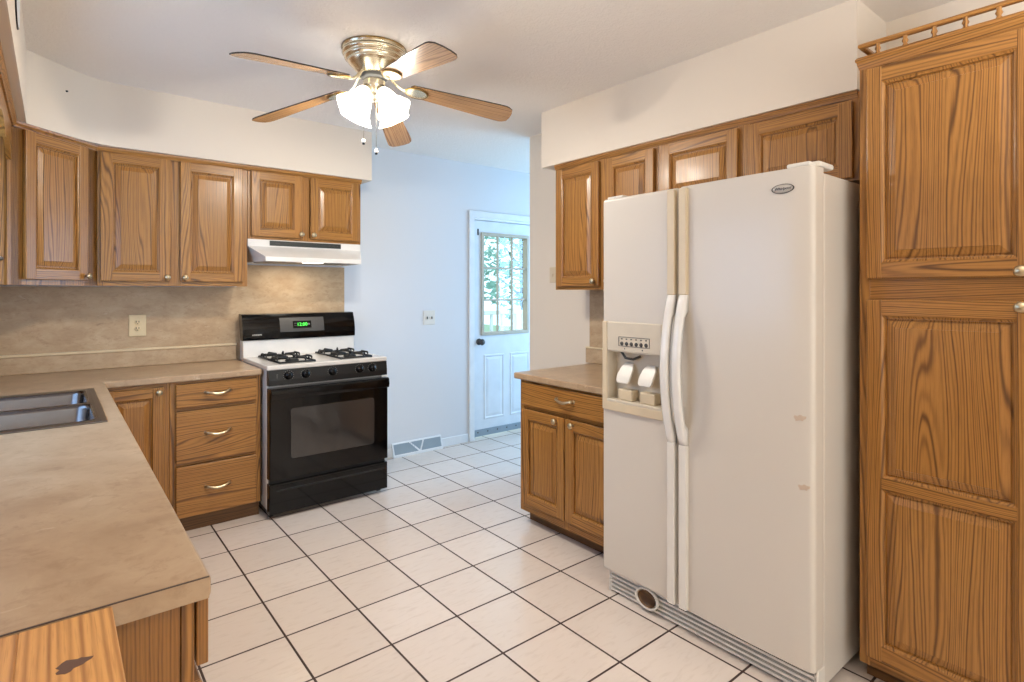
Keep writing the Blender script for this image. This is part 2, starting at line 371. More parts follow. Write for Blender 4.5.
# ------------------------------------------------------------ cabinet parts
def rl_(x0, x1, z0, z1, i, y): return [(x0+i, y, z0+i), (x1-i, y, z0+i), (x1-i, y, z1-i), (x0+i, y, z1-i)]
def knob(parent, x, z, y, mat='nickel', r=.0168):
    m = MB(); m.lathe([(0, 0), (.008, 0), (.006, .004), (.0055, .013), (.010, .016), (r, .021), (r*.97, .026), (r*.6, .030), (0, .0315)], (x, y, z), Matrix.Rotation(PI/2, 3, 'X'), 16)
    return m.build('knob', mat, parent)
def cdoor(root, x0, x1, z0, z1, kn=None, mids=(), yf=0, st=.056, rb=.056, rt=.056):
    yf -= .003; T = .019; y = yf-T; m = MB()
    zs = [z0+rb]+[q for mz in mids for q in (mz-.021, mz+.021)]+[z1-rt]
    m.box(x0, x0+st, y, yf-.001, z0, z1, .004, 0, 2); m.box(x1-st, x1, y, yf-.001, z0, z1, .004, 0, 2)
    rails = [(z0, z0+rb), (z1-rt, z1)]+[(mz-.021, mz+.021) for mz in mids]
    for a, b in rails: m.box(x0+st-.004, x1-st+.004, y+.0008, yf-.002, a, b, .003, 1, 1)
    ops = [(zs[2*k], zs[2*k+1]) for k in range(len(zs)//2)]
    for a, b in ops:
        m.loft([rl_(x0+st, x1-st, a, b, -.001, y+.0005), rl_(x0+st, x1-st, a, b, .003, y+.004), rl_(x0+st, x1-st, a, b, .007, y+.006), rl_(x0+st, x1-st, a, b, .008, y+.016)], 0, False)
    d = m.build('door', ['oakz', 'oakx'], root)
    for a, b in ops:
        p = MB(); q = lambda i, yy: rl_(x0+st, x1-st, a, b, i, yy)
        p.loft([q(.004, y+.0180), q(.004, y+.0150), q(.013, y+.0150), q(.015, y+.0115), q(.038, y+.0045), q(.039, y+.002)], 0, False, True, True)
        p.build('panel', 'oakz', d)
    if kn: knob(d, kn[0], kn[1], y)
    return d
def pull(parent, x, z, y, w=.128):
    m = MB(); n = 15; P = []; R = []
    for k in range(n):
        u = k/(n-1); s_ = 2*u-1
        P.append((x+s_*w/2, y-.006-.020*(1-s_**4), z-.006*math.cos(s_*PI*.95)+.002)); R.append(.0048+.0042*abs(math.cos(s_*PI/2))+(.0035 if abs(s_) > .85 else 0))
    m.tube(P, R, 8)
    for s_ in (-1, 1): m.lathe([(0, .006), (.006, .005), (.010, .001), (.010, 0)], (x+s_*w/2, y, z+.007), Matrix.Rotation(PI/2, 3, 'X'), 12)
    return m.build('handle', 'nickel', parent)
def drawer(root, x0, x1, z0, z1, yf=0, bow=True):
    yf -= .003; m = MB(); m.box(x0, x1, yf-.019, yf-.001, z0, z1, .004 if bow else .0015, 0, 1); d = m.build('drawer', 'oakx' if bow else 'oakb', root)
    pull(d, (x0+x1)/2, (z0+z1)/2+.004, yf-.019); return d
def frame(root, w, z0, z1, xs, zs, depth, top=True, name='face_frame'):
    """xs: stile spans, zs: rail spans; depth: carcass depth"""
    m = MB()
    for a, b in xs: m.box(a, b, 0, .02, z0, z1, .0015, 0)
    for a, b in zs:
        m.box(0.001, w-.001, .0008, .019, a, b, 0, 1)
    m.build(name, ['oakz', 'oakx'], root)
    m = MB(); m.box(.003, w-.003, .02, depth, z0+.002, z1); return m.build('body', 'oakb', root)

FY = .347   # face of the back-wall upper cabinets
# back wall, two-door upper
r = thing('upper_cabinet', 'tall two-door oak upper cabinet between the angled corner cabinet and the range hood', 'cabinet', (-.53, FY, 0), 0)
w = .787; frame(r, w, 1.41, 2.192, [(0, .03), (.345, .415), (w-.03, w)], [(1.41, 1.445), (2.155, 2.192)], W-FY-.001)
cdoor(r, .014, .353, 1.438, 2.165, (.335, 1.462)); cdoor(r, .405, .757, 1.438, 2.165, (.428, 1.462))
# over-hood cabinet
r = thing('upper_cabinet', 'short two-door oak upper cabinet directly above the range hood', 'cabinet', (.2585, FY, 0), 0)
w = .778; frame(r, w, 1.722, 2.192, [(0, .04), (.35, .40), (w-.03, w)], [(1.722, 1.75), (2.155, 2.192)], W-FY-.001)
cdoor(r, .018, .350, 1.741, 2.165, (.336, 1.768)); cdoor(r, .404, .757, 1.741, 2.165, (.42, 1.768))
# diagonal corner cabinet
r = thing('corner_cabinet', 'angled single-door oak corner upper cabinet at the left end of the back wall', 'cabinet', (-.89, -.013, 0), PI/4)
w = .508; m = MB()
for a, b in ((0, .07), (.43, w)): m.box(a, b, 0, .02, 1.41, 2.192, .0015, 0)
for a, b in ((1.41, 1.445), (2.155, 2.192)): m.box(.001, w-.001, .0008, .019, a, b, 0, 1)
m.build('face_frame', ['oakz', 'oakx'], r)
c_, s_ = math.cos(-PI/4), math.sin(-PI/4)
def loc_(x, y): x += .89; y += .013; return (x*c_-y*s_, x*s_+y*c_)
poly = [loc_(-.877, .0), loc_(XL+.001, -.013), loc_(XL+.001, W-.001), loc_(-.532, W-.001), loc_(-.532, .345)]
MB().prism(poly, 2, 1.412, 2.192).build('body', 'oakz', r)
cdoor(r, .072, .430, 1.438, 2.165, (.412, 1.462))
# wall-top mouldings under the soffits
m = MB(); P0 = [(-.868, -3.0), (-.868, .0), (-.533, .335), (1.036, .335)]
def off(d): return [(-.868+d, -3.0), (-.868+d, -d*.41), (-.533+d*.41, .335-d), (1.036, .335-d)]
m.loft([[(x, y, z) for x, y in off(d)] for d, z in ((-.03, 2.166), (.001, 2.166), (.004, 2.174), (.012, 2.184), (.014, 2.1955), (-.03, 2.1955), (-.03, 2.166))], 0, False, closed=False)
struct(m.build('trim_2', 'oakx'))
m = MB(); m.prism([(1.80, 2.1895), (1.80, 2.162), (1.792, 2.162), (1.789, 2.170), (1.784, 2.180), (1.784, 2.1895)], 1, -2.70, -.935); struct(m.build('trim_3', 'oaky'))
# scalloped valance over the sink window
m = MB(); n = 40; bot = []
for k in range(n+1):
    u = k/n; y = -.03-u*1.62; sc_ = abs(math.sin(u*PI*4)); bot.append((y, 2.0+.05*sc_+(.03*math.sin(u*PI))))
m.prism([(-.03, 2.19)]+bot+[(-1.65, 2.19)], 0, -.893, -.874)
tag(m.build('valance', 'oaky'), 'scalloped oak valance board beside the angled corner cabinet, above the sink window', 'valance')
hk = MB(); hk.lathe([(0, .012), (.008, .01), (.01, 0)], (-.912, -.013, 1.535), Matrix.Rotation(PI/2, 3, 'X'), 10); hk.tube([(-.912, -.022, 1.535), (-.912, -.035, 1.525), (-.912, -.036, 1.545)], .003, 6)
tag(hk.build('wall_hook', 'steel'), 'small metal hook on the side of the angled corner cabinet', 'hook')
m = MB(); m.loft([[(-.8215-dx, -.93+math.cos(k*PI/16)*a, 2.42+math.sin(k*PI/16)*b) for k in range(32)] for dx, a, b in ((0, .135, .105), (-.004, .133, .103), (-.004, .128, .098))], 1, False)
m.face([(-.8168, -.93+math.cos(k*PI/16)*.128, 2.42+math.sin(k*PI/16)*.098) for k in range(32)], 0)
tag(m.build('oval_plaque', ['paintw', 'blackm']), 'dark-rimmed oval plaque high on the left soffit', 'plaque')
m = MB(); m.lathe([(0, .008), (.005, .007), (.005, 0)], (-.668, .173, 2.425), Matrix.Rotation(PI/4, 3, 'Z')@Matrix.Rotation(PI/2, 3, 'X'), 8)
tag(m.build('nail', 'blackm'), 'dark nail in the soffit above the angled corner cabinet', 'nail')

# back wall base: drawer unit + blind corner door
BY = .085
r = thing('drawer_cabinet', 'oak base cabinet with three stacked drawers left of the black range', 'cabinet', (-.215, BY, 0), 0)
w = .482; frame(r, w, .09, .868, [(0, .035), (w-.03, w)], [(.09, .10), (.386, .402), (.697, .715), (.85, .868)], W-BY-.001)
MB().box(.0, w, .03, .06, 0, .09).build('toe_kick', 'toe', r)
drawer(r, .028, .455, .718, .850); drawer(r, .028, .455, .405, .696); drawer(r, .028, .455, .094, .384)
r = thing('corner_base_cabinet', 'oak base cabinet with one raised-panel door, left of the three drawers', 'cabinet', (-.545, BY, 0), 0)
w = .329; frame(r, w, .09, .868, [(0, .03), (w-.03, w)], [(.09, .11), (.84, .868)], W-BY-.001)
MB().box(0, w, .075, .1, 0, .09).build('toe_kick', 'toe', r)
cdoor(r, .02, .302, .1, .846, (.276, .820))
# left run under the sink (faces +x)
r = thing('sink_base_cabinet', 'oak base cabinet run under the sink counter, its end panel facing the camera', 'cabinet', (-.536, -2.506, 0), PI/2)
L = 2.506+.08; m = MB()
for a, b in [(0, .05)]+[(k*.6, k*.6+.05) for k in range(1, 4)]+[(L-.05, L)]: m.box(a, b, 0, .02, .09, .868, .0015, 0)
for a, b in ((.09, .11), (.69, .745), (.84, .868)): m.box(.001, L-.001, .0008, .019, a, b, 0, 1)
m.build('face_frame', ['oakz', 'oakx'], r)
MB().box(.003, L, .02, .6, .09, .70).build('body', 'oakz', r)
MB().box(.003, .02, .021, .66, .09, .868).build('end_panel', 'oakb', r)
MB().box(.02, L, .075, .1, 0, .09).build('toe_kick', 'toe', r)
for k in range(4):
    a = .02+k*.6 if k else .004; b = .02+(k+1)*.6-.02
    drawer(r, a, b, .745, .866, bow=False)
    cdoor(r, a, (a+b)/2-.005, .1, .69, ((a+b)/2-.03, .66)); cdoor(r, (a+b)/2+.005, b, .1, .69, ((a+b)/2+.03, .66))

# L-shaped countertop with sink cut-out
ZC = .905; SX0, SX1, SY0, SY1 = -1.10, -.585, -1.045, -.195
m = MB(); m.grid([XL, SX0, SX1, -.514, .268], [-2.5275, SY0, SY1, .055, W], [(1, 1), (3, 0), (3, 1), (3, 2)], ZC-.037, ZC)
ctp = m.build('countertop', 'counter', bevel=.007, seg=3)
MB().box(XL+.002, -.518, -2.5295, -2.526, ZC-.036, ZC-.0008).build('end_strip', 'counter', ctp)
MB().box(XL+.002, -.518, -2.5298, -2.527, ZC-.0012, ZC+.0004).build('end_seam', 'seam', ctp)
tag(ctp, 'L-shaped beige stone-look laminate countertop around the sink', 'countertop')
m = MB(); m.box(XL+.001, .266, W-.02, W-.001, ZC+.0005, 1.004, .003)
bs = m.build('counter_backsplash', 'splash'); tag(bs, 'low laminate backsplash strip along the back of the L-shaped counter', 'backsplash')
MB().box(XL+.001, .266, W-.026, W-.001, 1.0045, 1.019, .004).build('top_edge', 'cream', bs)
m = MB(); m.grid([XL+.001, .2575, .2695, 1.047], [.5, 1.0195, 1.408, 1.564], [(0, 0), (1, 0), (0, 2), (1, 2)], W-.006, W-.0005, ax=1)
tag(m.build('backsplash_panel', 'splash'), 'beige stone-look laminate wall panel behind the range and left counter', 'backsplash')
# sink
r = thing('kitchen_sink', 'double-bowl stainless steel sink set in the left counter', 'sink', ((SX0+SX1)/2, (SY0+SY1)/2, ZC), 0)
ox, oy = (SX0+SX1)/2, (SY0+SY1)/2
ax0, ax1, ay0, ay1 = SX0-ox-.014, SX1-ox+.018, SY0-oy-.018, SY1-oy+.018
b1 = (-.20, .240, -.39, -.016); b2 = (-.20, .234, .016, .375)
m = MB(); m.grid([ax0, -.20, .240, ax1], [ay0, -.39, -.016, .016, .375, ay1], [(1, 1), (1, 3)], .001, .005); m.build('rim', 'steel', r, bevel=.0015)
MB().box(.254, .258, ay0+.02, ay1-.02, .005, .0075, .001).build('rim_ridge', 'steel', r)
def rr(x0, x1, y0, y1, rad, z, n=6):
    o = []
    for cx, cy, a0 in ((x1-rad, y1-rad, 0), (x0+rad, y1-rad, PI/2), (x0+rad, y0+rad, PI), (x1-rad, y0+rad, 1.5*PI)):
        for k in range(n+1): a = a0+k*PI/2/n; o.append((cx+rad*math.cos(a), cy+rad*math.sin(a), z))
    return o
for b in (b1, b2):
    m = MB(); lp = []
    for i, z, rad in ((-.006, .0055, .03), (0, .004, .04), (.004, -.01, .045), (.008, -.13, .05), (.022, -.155, .06), (.06, -.165, .06), (.12, -.168, .05)):
        lp.append(rr(b[0]+i, b[1]-i, b[2]+i, b[3]-i, rad, z))
    m.loft(lp, 0, True, False, True); bo = m.build('bowl', 'steeld', r)
    m = MB(); m.lathe([(.045, .003), (.04, .004), (.036, 0), (.01, -.002), (0, -.002)], ((b[0]+b[1])/2, (b[2]+b[3])/2, -.167), None, 20); m.build('drain', 'steel', bo)

# wooden table against the counter's end
r = thing('wooden_table', 'pale pine tabletop with a dark knot, pushed against the near end of the left counter', 'table', (-.95, -2.817, 0), 0)
m = MB(); nb = 5
for k in range(nb):
    x0 = -.24+k*.539/nb; m.box(x0, x0+.539/nb-.0001, -.29, .285, .872, .9035, .0015, 0)
tt = m.build('tabletop', 'paley', r)
m = MB(); pts = []
for k in range(22):
    a = k*2*PI/22; q = 1+.22*math.sin(3*a+1)+.12*math.sin(7*a); pts.append((.248+.017*q*math.cos(a)+.004*math.sin(a), .152+.0135*q*math.sin(a), .9038))
m.loft([[(x, y, .902) for x, y, z in pts], pts], 0, False, True, True); m.build('knot_mark', 'knot', tt)
for x in (-.21, .25):
    for y in (-.26, .24): MB().box(x-.022, x+.022, y-.022, y+.022, 0, .872, .003).build('leg', 'palez', r)
m = MB()
for y in (-.26, .24): m.box(-.19, .23, y-.01, y+.01, .79, .872)
for x in (-.21, .25): m.box(x-.01, x+.01, -.24, .22, .79, .872)
m.build('apron', 'palex', r)

# ------------------------------------------------------------ gas range
RX0, RX1 = .284, 1.058; RW = RX1-RX0
r = thing('gas_range', 'freestanding black and white gas range under the hood', 'stove', (RX0, -.02, 0), 0)
rdp = W-.02+.02-.03
MB().box(.0, RW, .035, rdp, .05, .899, .003).build('body', 'white', r)
for x in (.03, RW-.03):
    for y in (.06, .55): MB().lathe([(.018, 0), (.018, .01), (.01, .012), (.01, .05)], (x, y, 0), None, 12, 0, True).build('foot', 'greyd', r)
m = MB(); m.box(-.008, RW+.008, -.002, rdp-.08, .898, .928, .008, 0, 3); ct = m.build('cooktop', 'cooktop', r)
for bx in (.193, .583):
    for by in (.165, .40):
        m = MB(); m.lathe([(.102, .928), (.097, .930), (.09, .9285), (.03, .9285)], (bx, by, 0), None, 28); m.build('burner_bowl', 'white', ct)
for bx in (.193, .583):
    for by in (.165, .40):
        m = MB(); m.lathe([(.042, .9285), (.042, .937), (.036, .941), (.034, .944), (.0, .945)], (bx, by, 0), None, 20); m.build('burner', 'iron', r)
    m = MB(); x0, x1, y0, y1 = bx-.108, bx+.108, .05, .515; zb = .935; zt = .957; R_ = .0062
    def arch(p, q, inner=False):
        """bar that rises from p, runs level, and ends at q (rising end only if inner)"""
        p, q = Vector(p), Vector(q); d = q-p; n = d.normalized()
        pts = [(p.x, p.y, zb), (p.x, p.y, zt-.008), (p.x+n.x*.008, p.y+n.y*.008, zt)]
        pts += [(q.x, q.y, zt-.004)] if inner else [(q.x-n.x*.008, q.y-n.y*.008, zt), (q.x, q.y, zt-.008), (q.x, q.y, zb)]
        m.tube(pts, R_, 6)
    for yy in (y0, (y0+y1)/2, y1): m.tube([(x0, yy, zb), (x1, yy, zb)], R_, 6)
    for xx in (x0, x1): m.tube([(xx, y0, zb), (xx, y1, zb)], R_, 6)
    for xx in (x0, x1):
        for yy in (y0, (y0+y1)/2, y1): m.tube([(xx, yy, zb), (xx, yy, .9285)], R_, 6)
    for by in (.165, .40):
        for sx in (-1, 1):
            arch((bx+sx*.108, by-.055, 0), (bx+sx*.108, by+.055, 0)); arch((bx+sx*.108, by, 0), (bx+sx*.03, by, 0), True)
            arch((bx+sx*.05, by-.11, 0), (bx+sx*.02, by-.03, 0), True); arch((bx+sx*.05, by+.11, 0), (bx+sx*.02, by+.03, 0), True)
    m.build('grate', 'iron', r)
# front
m = MB(); m.prism([(.034, .806), (-.012, .806), (-.012, .84), (-.004, .898), (.034, .898)], 0, 0, RW+.002); cp = m.build('control_panel', 'blackm', r)
tilt = Matrix.Rotation(PI/2-.13, 3, 'X')
for kx in (.116, .222, .393, .578, .668):
    m = MB(); c0 = (kx, -.008, .862)
    m.lathe([(.0, 0), (.026, 0), (.026, .004), (.021, .006), (.020, .016), (.018, .022), (0, .024)], c0, tilt, 20)
    m.box(kx-.004, kx+.004, -.040, -.030, .846, .882, .002); kb = m.build('burner_knob', 'black', r)
    m = MB()
    for k in range(12):
        a = -2.3+k*4.6/11; m.box(kx+.031*math.sin(a)-.0018, kx+.031*math.sin(a)+.0018, -.0125, -.009, .862+.029*math.cos(a)-.0018, .862+.029*math.cos(a)+.0018)
    m.build('dial_mark', 'grey', kb)
m = MB()
for dz in (.012, 0, -.012): m.box(.045, .052, -.011, -.009, .857+dz, .861+dz)
m.build('panel_mark', 'grey', cp)
m = MB(); m.box(-.0, RW, -.028, .034, .236, .79, .006, 0, 2); od = m.build('oven_door', 'black', r)
m = MB()
def rrx(i, y): return [(p[0], y, p[1]) for p in rr(.125+i, .675-i, .352+i, .662-i, .018, 0)]
m.loft([rrx(0, -.0275), rrx(.001, -.0288), rrx(.006, -.0290)], 0, False, False, True); m.build('oven_window', 'glassb', od)
m = MB(); m.prism([(-.028, .792), (-.050, .792), (-.060, .782), (-.064, .752), (-.058, .728), (-.050, .724), (-.048, .756), (-.040, .768), (-.028, .77)], 0, .0, RW-.004); m.build('door_handle', 'black', od, bevel=.003)
MB().box(RW-.04, RW+.004, -.020, -.006, .794, .803, .002).build('latch', 'whitep', od)
m = MB(); m.box(0, RW, -.024, .034, .03, .212, .006, 0, 2); m.box(0.004, RW-.004, -.030, -.012, .200, .213, .003); sd = m.build('storage_drawer', 'black', r)
MB().box(.04, RW-.03, -.0255, -.02, .166, .176, .001).build('pull_slot', 'iron', sd)
MB().box(.01, RW-.01, .0, .034, .212, .236).build('gap_strip', 'iron', r)
# backguard
m = MB(); m.prism([(.555, .91), (.565, 1.05), (.66, 1.215), (rdp, 1.215), (rdp, .91)], 0, -.004, RW+.010); bg = m.build('backguard', 'white', r)
m = MB(); n = 10; pr = []
for k in range(n+1):
    u = k/n; pr.append((.552+.035*u-.016*math.sin(u*PI), 1.04+.178*u))
m.prism([(.62, 1.04)]+pr+[(.66, 1.222), (.66, 1.20)], 0, -.010, RW+.016); gp = m.build('guard_panel', 'black', r, bevel=.003)
def gy(z): u = (z-1.04)/.178; return .552+.035*u-.016*math.sin(u*PI)
for nm, mat, x0, x1, z0, z1, d in (('clock_surround', 'greyd', .235, .55, 1.09, 1.19, .0015), ('clock_bezel', 'black', .325, .455, 1.115, 1.165, .003)):
    m = MB(); zs = [z0+(z1-z0)*k/4 for k in range(5)]
    m.loft([[(x0, gy(z)-d, z), (x1, gy(z)-d, z), (x1, gy(z)+.004, z), (x0, gy(z)+.004, z)] for z in zs], 0, False, True, True); m.build(nm, mat, gp)
rotg = (math.radians(82), 0, 0)
text('12:00', 'clock_digits', 'display', gp, (.389, gy(1.14)-.005, 1.14), rotg, .034)
m = MB()
for x in (.338, .344): m.box(x-.004, x+.006, gy(1.14)-.005, gy(1.14), 1.146, 1.152); m.box(x-.004, x+.006, gy(1.14)-.005, gy(1.14), 1.128, 1.134)
m.lathe([(0, .005), (.008, .004), (.009, 0)], (.438, gy(1.14)-.0, 1.14), Matrix.Rotation(PI/2, 3, 'X'), 12); m.build('clock_button', 'grey', gp)
text('KENMORE', 'brand_lettering', 'whitep', gp, (.082, gy(1.077)-.001, 1.077), rotg, .0135)

# range hood
r = thing('range_hood', 'white under-cabinet range hood with a black control strip above the stove', 'range hood', (0, 0, 0), 0)
m = MB(); A = .2595; B_ = 1.0355; a_, b_ = .330, .978; yb = W-.007
m.loft([[(A, yb, 1.7215), (B_, yb, 1.7215), (B_, FY-.002, 1.7215), (A, FY-.002, 1.7215)],
        [(A, yb, 1.675), (B_, yb, 1.675), (B_, FY-.002, 1.675), (A, FY-.002, 1.675)],
        [(A, yb, 1.602), (B_, yb, 1.602), (b_, .205, 1.602), (a_, .205, 1.602)],
        [(A, yb, 1.572), (B_, yb, 1.572), (b_, .20, 1.572), (a_, .20, 1.572)],
        [(A+.02, yb-.02, 1.572), (B_-.02, yb-.02, 1.572), (b_-.01, .215, 1.572), (a_+.01, .215, 1.572)],
        [(A+.02, yb-.02, 1.585), (B_-.02, yb-.02, 1.585), (b_-.01, .215, 1.585), (a_+.01, .215, 1.585)]], 0, False, True, True)
hb = m.build('hood_body', 'white', r, bevel=.002)
MB().box(.395, .885, FY-.006, FY-.002, 1.683, 1.716, .001).build('control_strip', 'hoodp', r)
m = MB()
for x in (.44, .455, .80, .83, .86): m.box(x-.006, x+.006, FY-.009, FY-.005, 1.696, 1.703)
m.build('switch', 'greyd', r)
MB().box(.60, .72, .23, .32, 1.570, 1.584, .003).build('lamp_lens', 'lens', r)
MB().box(.36, .95, .34, .60, 1.574, 1.584).build('grease_filter', 'steel', r)
l = bpy.data.lights.new('hood_lamp', 'AREA'); l.shape = 'RECTANGLE'; l.size = .26; l.size_y = .09; l.energy = 2.2; l.color = (1, .86, .66)
lo = bpy.data.objects.new('hood_lamp', l); COL.objects.link(lo); lo.location = (.60, .42, 1.566)

# ------------------------------------------------------------ right side
UX = 1.797  # face of the right uppers
R90 = -PI/2
def lx(y, y0): return y0-y
r = thing('upper_cabinet', 'two-door oak upper cabinet beside the fridge, above the small right counter', 'cabinet', (UX, -.935, 0), R90)
w = .795; frame(r, w, 1.388, 2.186, [(0, .03), (.375, .455), (w-.03, w)], [(1.388, 1.42), (2.14, 2.186)], XR-UX-.001)
cdoor(r, .022, .386, 1.410, 2.150, (.356, 1.440)); cdoor(r, .440, .780, 1.410, 2.150, (.466, 1.440))
r = thing('upper_cabinet', 'wide short two-door oak upper cabinet above the refrigerator', 'cabinet', (UX, -1.731, 0), R90)
w = .974; frame(r, w, 1.83, 2.186, [(0, .03), (.455, .52), (w-.04, w)], [(1.83, 1.85), (2.14, 2.186)], XR-UX-.001)
cdoor(r, .03, .463, 1.84, 2.150, (.44, 1.865)); cdoor(r, .513, .955, 1.84, 2.150, (.535, 1.865))
# base cabinet right
r = thing('base_cabinet', 'oak base cabinet with one drawer over two doors, left of the refrigerator', 'cabinet', (1.447, -1.0, 0), R90)
w = .80; frame(r, w, .08, .857, [(0, .03), (.365, .415), (w-.03, w)], [(.08, .12), (.69, .715), (.84, .857)], XR-1.447-.001)
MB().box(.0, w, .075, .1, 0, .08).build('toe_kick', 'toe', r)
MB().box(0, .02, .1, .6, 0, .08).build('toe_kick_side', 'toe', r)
drawer(r, .03, .77, .714, .842); cdoor(r, .03, .388, .132, .688, (.33, .664)); cdoor(r, .396, .77, .132, .688, (.46, .664))
m = MB(); m.box(1.415, XR-.001, -1.83, -.972, .858, .895)
tag(m.build('countertop', 'counter', bevel=.008, seg=3), 'small beige laminate countertop on the base cabinet left of the refrigerator', 'countertop')
m = MB(); m.box(XR-.02, XR-.001, -1.83, -.93, .8955, .994, .003); cb = m.build('counter_backsplash', 'splash'); MB().box(XR-.024, XR-.001, -1.83, -.93, .9945, 1.004, .003).build('top_edge', 'cream', cb); tag(cb, 'short laminate backsplash strip on the small right counter beside the fridge', 'backsplash')
m = MB(); m.box(XR-.006, XR-.0005, -1.83, -.955, 1.0045, 1.387); tag(m.build('backsplash_panel', 'splash'), 'brown stone-look laminate wall panel above the small right counter', 'backsplash')

# pantry
r = thing('pantry_cabinet', 'floor-to-soffit oak pantry cabinet with gallery rail at the right edge', 'cabinet', (1.49, -2.812, 0), R90)
w = .52; frame(r, w, .075, 2.165, [(0, .034), (w-.034, w)], [(.075, .13), (1.34, 1.43), (2.12, 2.165)], XR-1.49-.002)
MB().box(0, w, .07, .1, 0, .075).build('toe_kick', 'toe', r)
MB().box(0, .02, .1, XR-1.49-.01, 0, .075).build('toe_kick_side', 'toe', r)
cdoor(r, .028, .47, 1.425, 2.150, (.434, 1.44), yf=0, st=.048); cdoor(r, .028, .47, .115, 1.352, (.434, 1.335), mids=(.725,), st=.048)
m = MB(); m.loft([[(-d+.0, -d, z), (w, -d, z), (w, .3, z), (-d, .3, z)] for d, z in ((.0, 2.160), (.002, 2.166), (.006, 2.178), (.007, 2.186), (.011, 2.190), (.011, 2.198), (0.006, 2.204))], 0, False, True, True); m.build('crown', 'oakx', r)
m = MB(); m.box(-.004, w, -.008, .014, 2.237, 2.251, .003); m.box(-.004, .014, .014, .3, 2.236, 2.250, .003); m.build('gallery_rail', 'oakx', r)
for k in range(6):
    m = MB(); m.lathe([(.007, 2.202), (.008, 2.207), (.005, 2.211), (.010, 2.220), (.006, 2.229), (.008, 2.236)], (.057+k*.0805, 0, 0), None, 12); m.build('spindle', 'oakz', r)

# ------------------------------------------------------------ refrigerator
r = thing('refrigerator', 'white side-by-side refrigerator with ice and water dispenser, right of the small counter', 'refrigerator', (1.235, -1.838, 0), R90)
FW = .930
m = MB(); m.box(.004, FW-.004, .082, .80, .03, 1.785, .006, 0, 2); m.build('body', 'fridge', r)
MB().box(.012, FW-.012, .068, .084, .11, 1.78).build('door_gasket', 'grey', r)
fx1 = .400; hx0, hx1, hz0, hz1 = .035, .330, .885, 1.115
m = MB(); m.grid([0, hx0, hx1, fx1], [.112, hz0, hz1, 1.80], [(1, 1)], .0, .068, ax=1); fd = m.build('freezer_door', 'fridge', r, bevel=.012, seg=3)
m = MB(); pf = [(.414, .068), (.414, .004), (.418, 0)]
for k in range(1, 9): pf.append((.420+(.912-.420)*k/8, -.012*math.sin(PI*(k/8)*.75)))
pf += [(.920, -.0055), (.926, -.001), (.930, .006), (FW, .014)]
pf.append((FW, .068))
m.prism(pf, 2, .112, 1.80); gd = m.build('fridge_door', 'fridge', r, bevel=.004, seg=2)
# dispenser
m = MB(); m.grid([.008, hx0, hx1, .357], [.845, hz0, hz1, 1.245], [(1, 1), (1, 2)], -.012, .004, ax=1); dsp = m.build('dispenser', 'almond', fd, bevel=.004)
MB().box(hx0, hx1, -.010, .004, hz1, 1.243, .003).build('dispenser_panel', 'almond2', fd)
m = MB()
m.grid([hx0, hx1], [hz0, hz1], [], .050, .056, ax=1); m.grid([hx0, hx0+.004], [hz0, hz1], [], -.006, .05, ax=1); m.grid([hx1-.004, hx1], [hz0, hz1], [], -.006, .05, ax=1)
m.box(hx0, hx1, -.006, .05, hz1-.004, hz1); m.box(hx0, hx1, -.012, .05, hz0, hz0+.012, .002); m.build('dispenser_recess', 'almond2', fd)
m = MB(); m.box(hx0+.05, hx0+.13, .005, .05, hz0+.012, hz0+.06, .004); m.box(hx0+.17, hx0+.25, .005, .05, hz0+.012, hz0+.06, .004); m.build('paddle_base', 'almond', fd)
for px in (hx0+.085, hx0+.205):
    m = MB(); m.loft([[(px-a, y-.008, z), (px+a, y-.008, z), (px+a, y+.002, z-.004), (px-a, y+.002, z-.004)] for a, y, z in ((.022, .048, hz1-.055), (.034, .034, hz1-.075), (.038, .012, hz1-.105), (.036, .0, hz1-.130), (.027, -.003, hz1-.140))], 0, False, True, True)
    m.build('paddle', 'whitep', fd, bevel=.003)
m = MB(); m.tube([(hx0+.06, .02, hz1-.006), (hx0+.09, .01, hz1-.03), (hx0+.12, .025, hz1-.035), (hx0+.15, .04, hz1-.02)], .006, 6); m.build('spout', 'greyd', fd)
m = MB(); a, b, c0, c1 = .103, .270, 1.138, 1.180; y = -.0115
m.grid([a, a+.002, b-.002, b], [c0, c0+.002, c1-.002, c1], [(1, 1)], y, -.009, ax=1)
for k in range(6):
    x = a+.018+k*.0262; m.lathe([(0, .0025), (.0085, .002), (.0095, 0)], (x, -.0095, 1.150), Matrix.Rotation(PI/2, 3, 'X'), 12)
    m.box(x-.004, x+.004, y, -.009, 1.168, 1.173)
m.box(.136, .139, y, -.009, 1.125, 1.132); m.box(.230, .236, y, -.009, 1.125, 1.130); m.build('dispenser_button', 'greyd', fd)
# trims and grips
for par, x0, x1 in ((fd, .362, .397), (gd, .417, .452)):
    MB().box(x0, x1, -.020, .004, 1.366, 1.792, .004, 0, 2).build('upper_trim', 'almond', par)
    MB().box(x0, x1, -.020, .004, .116, .768, .004, 0, 2).build('lower_trim', 'whitep', par)
    m = MB(); L_ = []; n = 20
    for k in range(n+1):
        u = k/n; z = .768+.598*u; o_ = -.020-.052*math.sin(PI*u)**.8; th = .026 if .1 < u < .9 else .026
        inn = o_+.022 if .14 < u < .86 else .003
        xa, xb = x0, x1
        L_.append([(xa, o_+.006, z), (xa+.007, o_, z), (xb-.007, o_, z), (xb, o_+.006, z), (xb, inn, z), (xa, inn, z)])
    m.loft(L_, 0, True, True, True); m.build('handle', 'white', par)
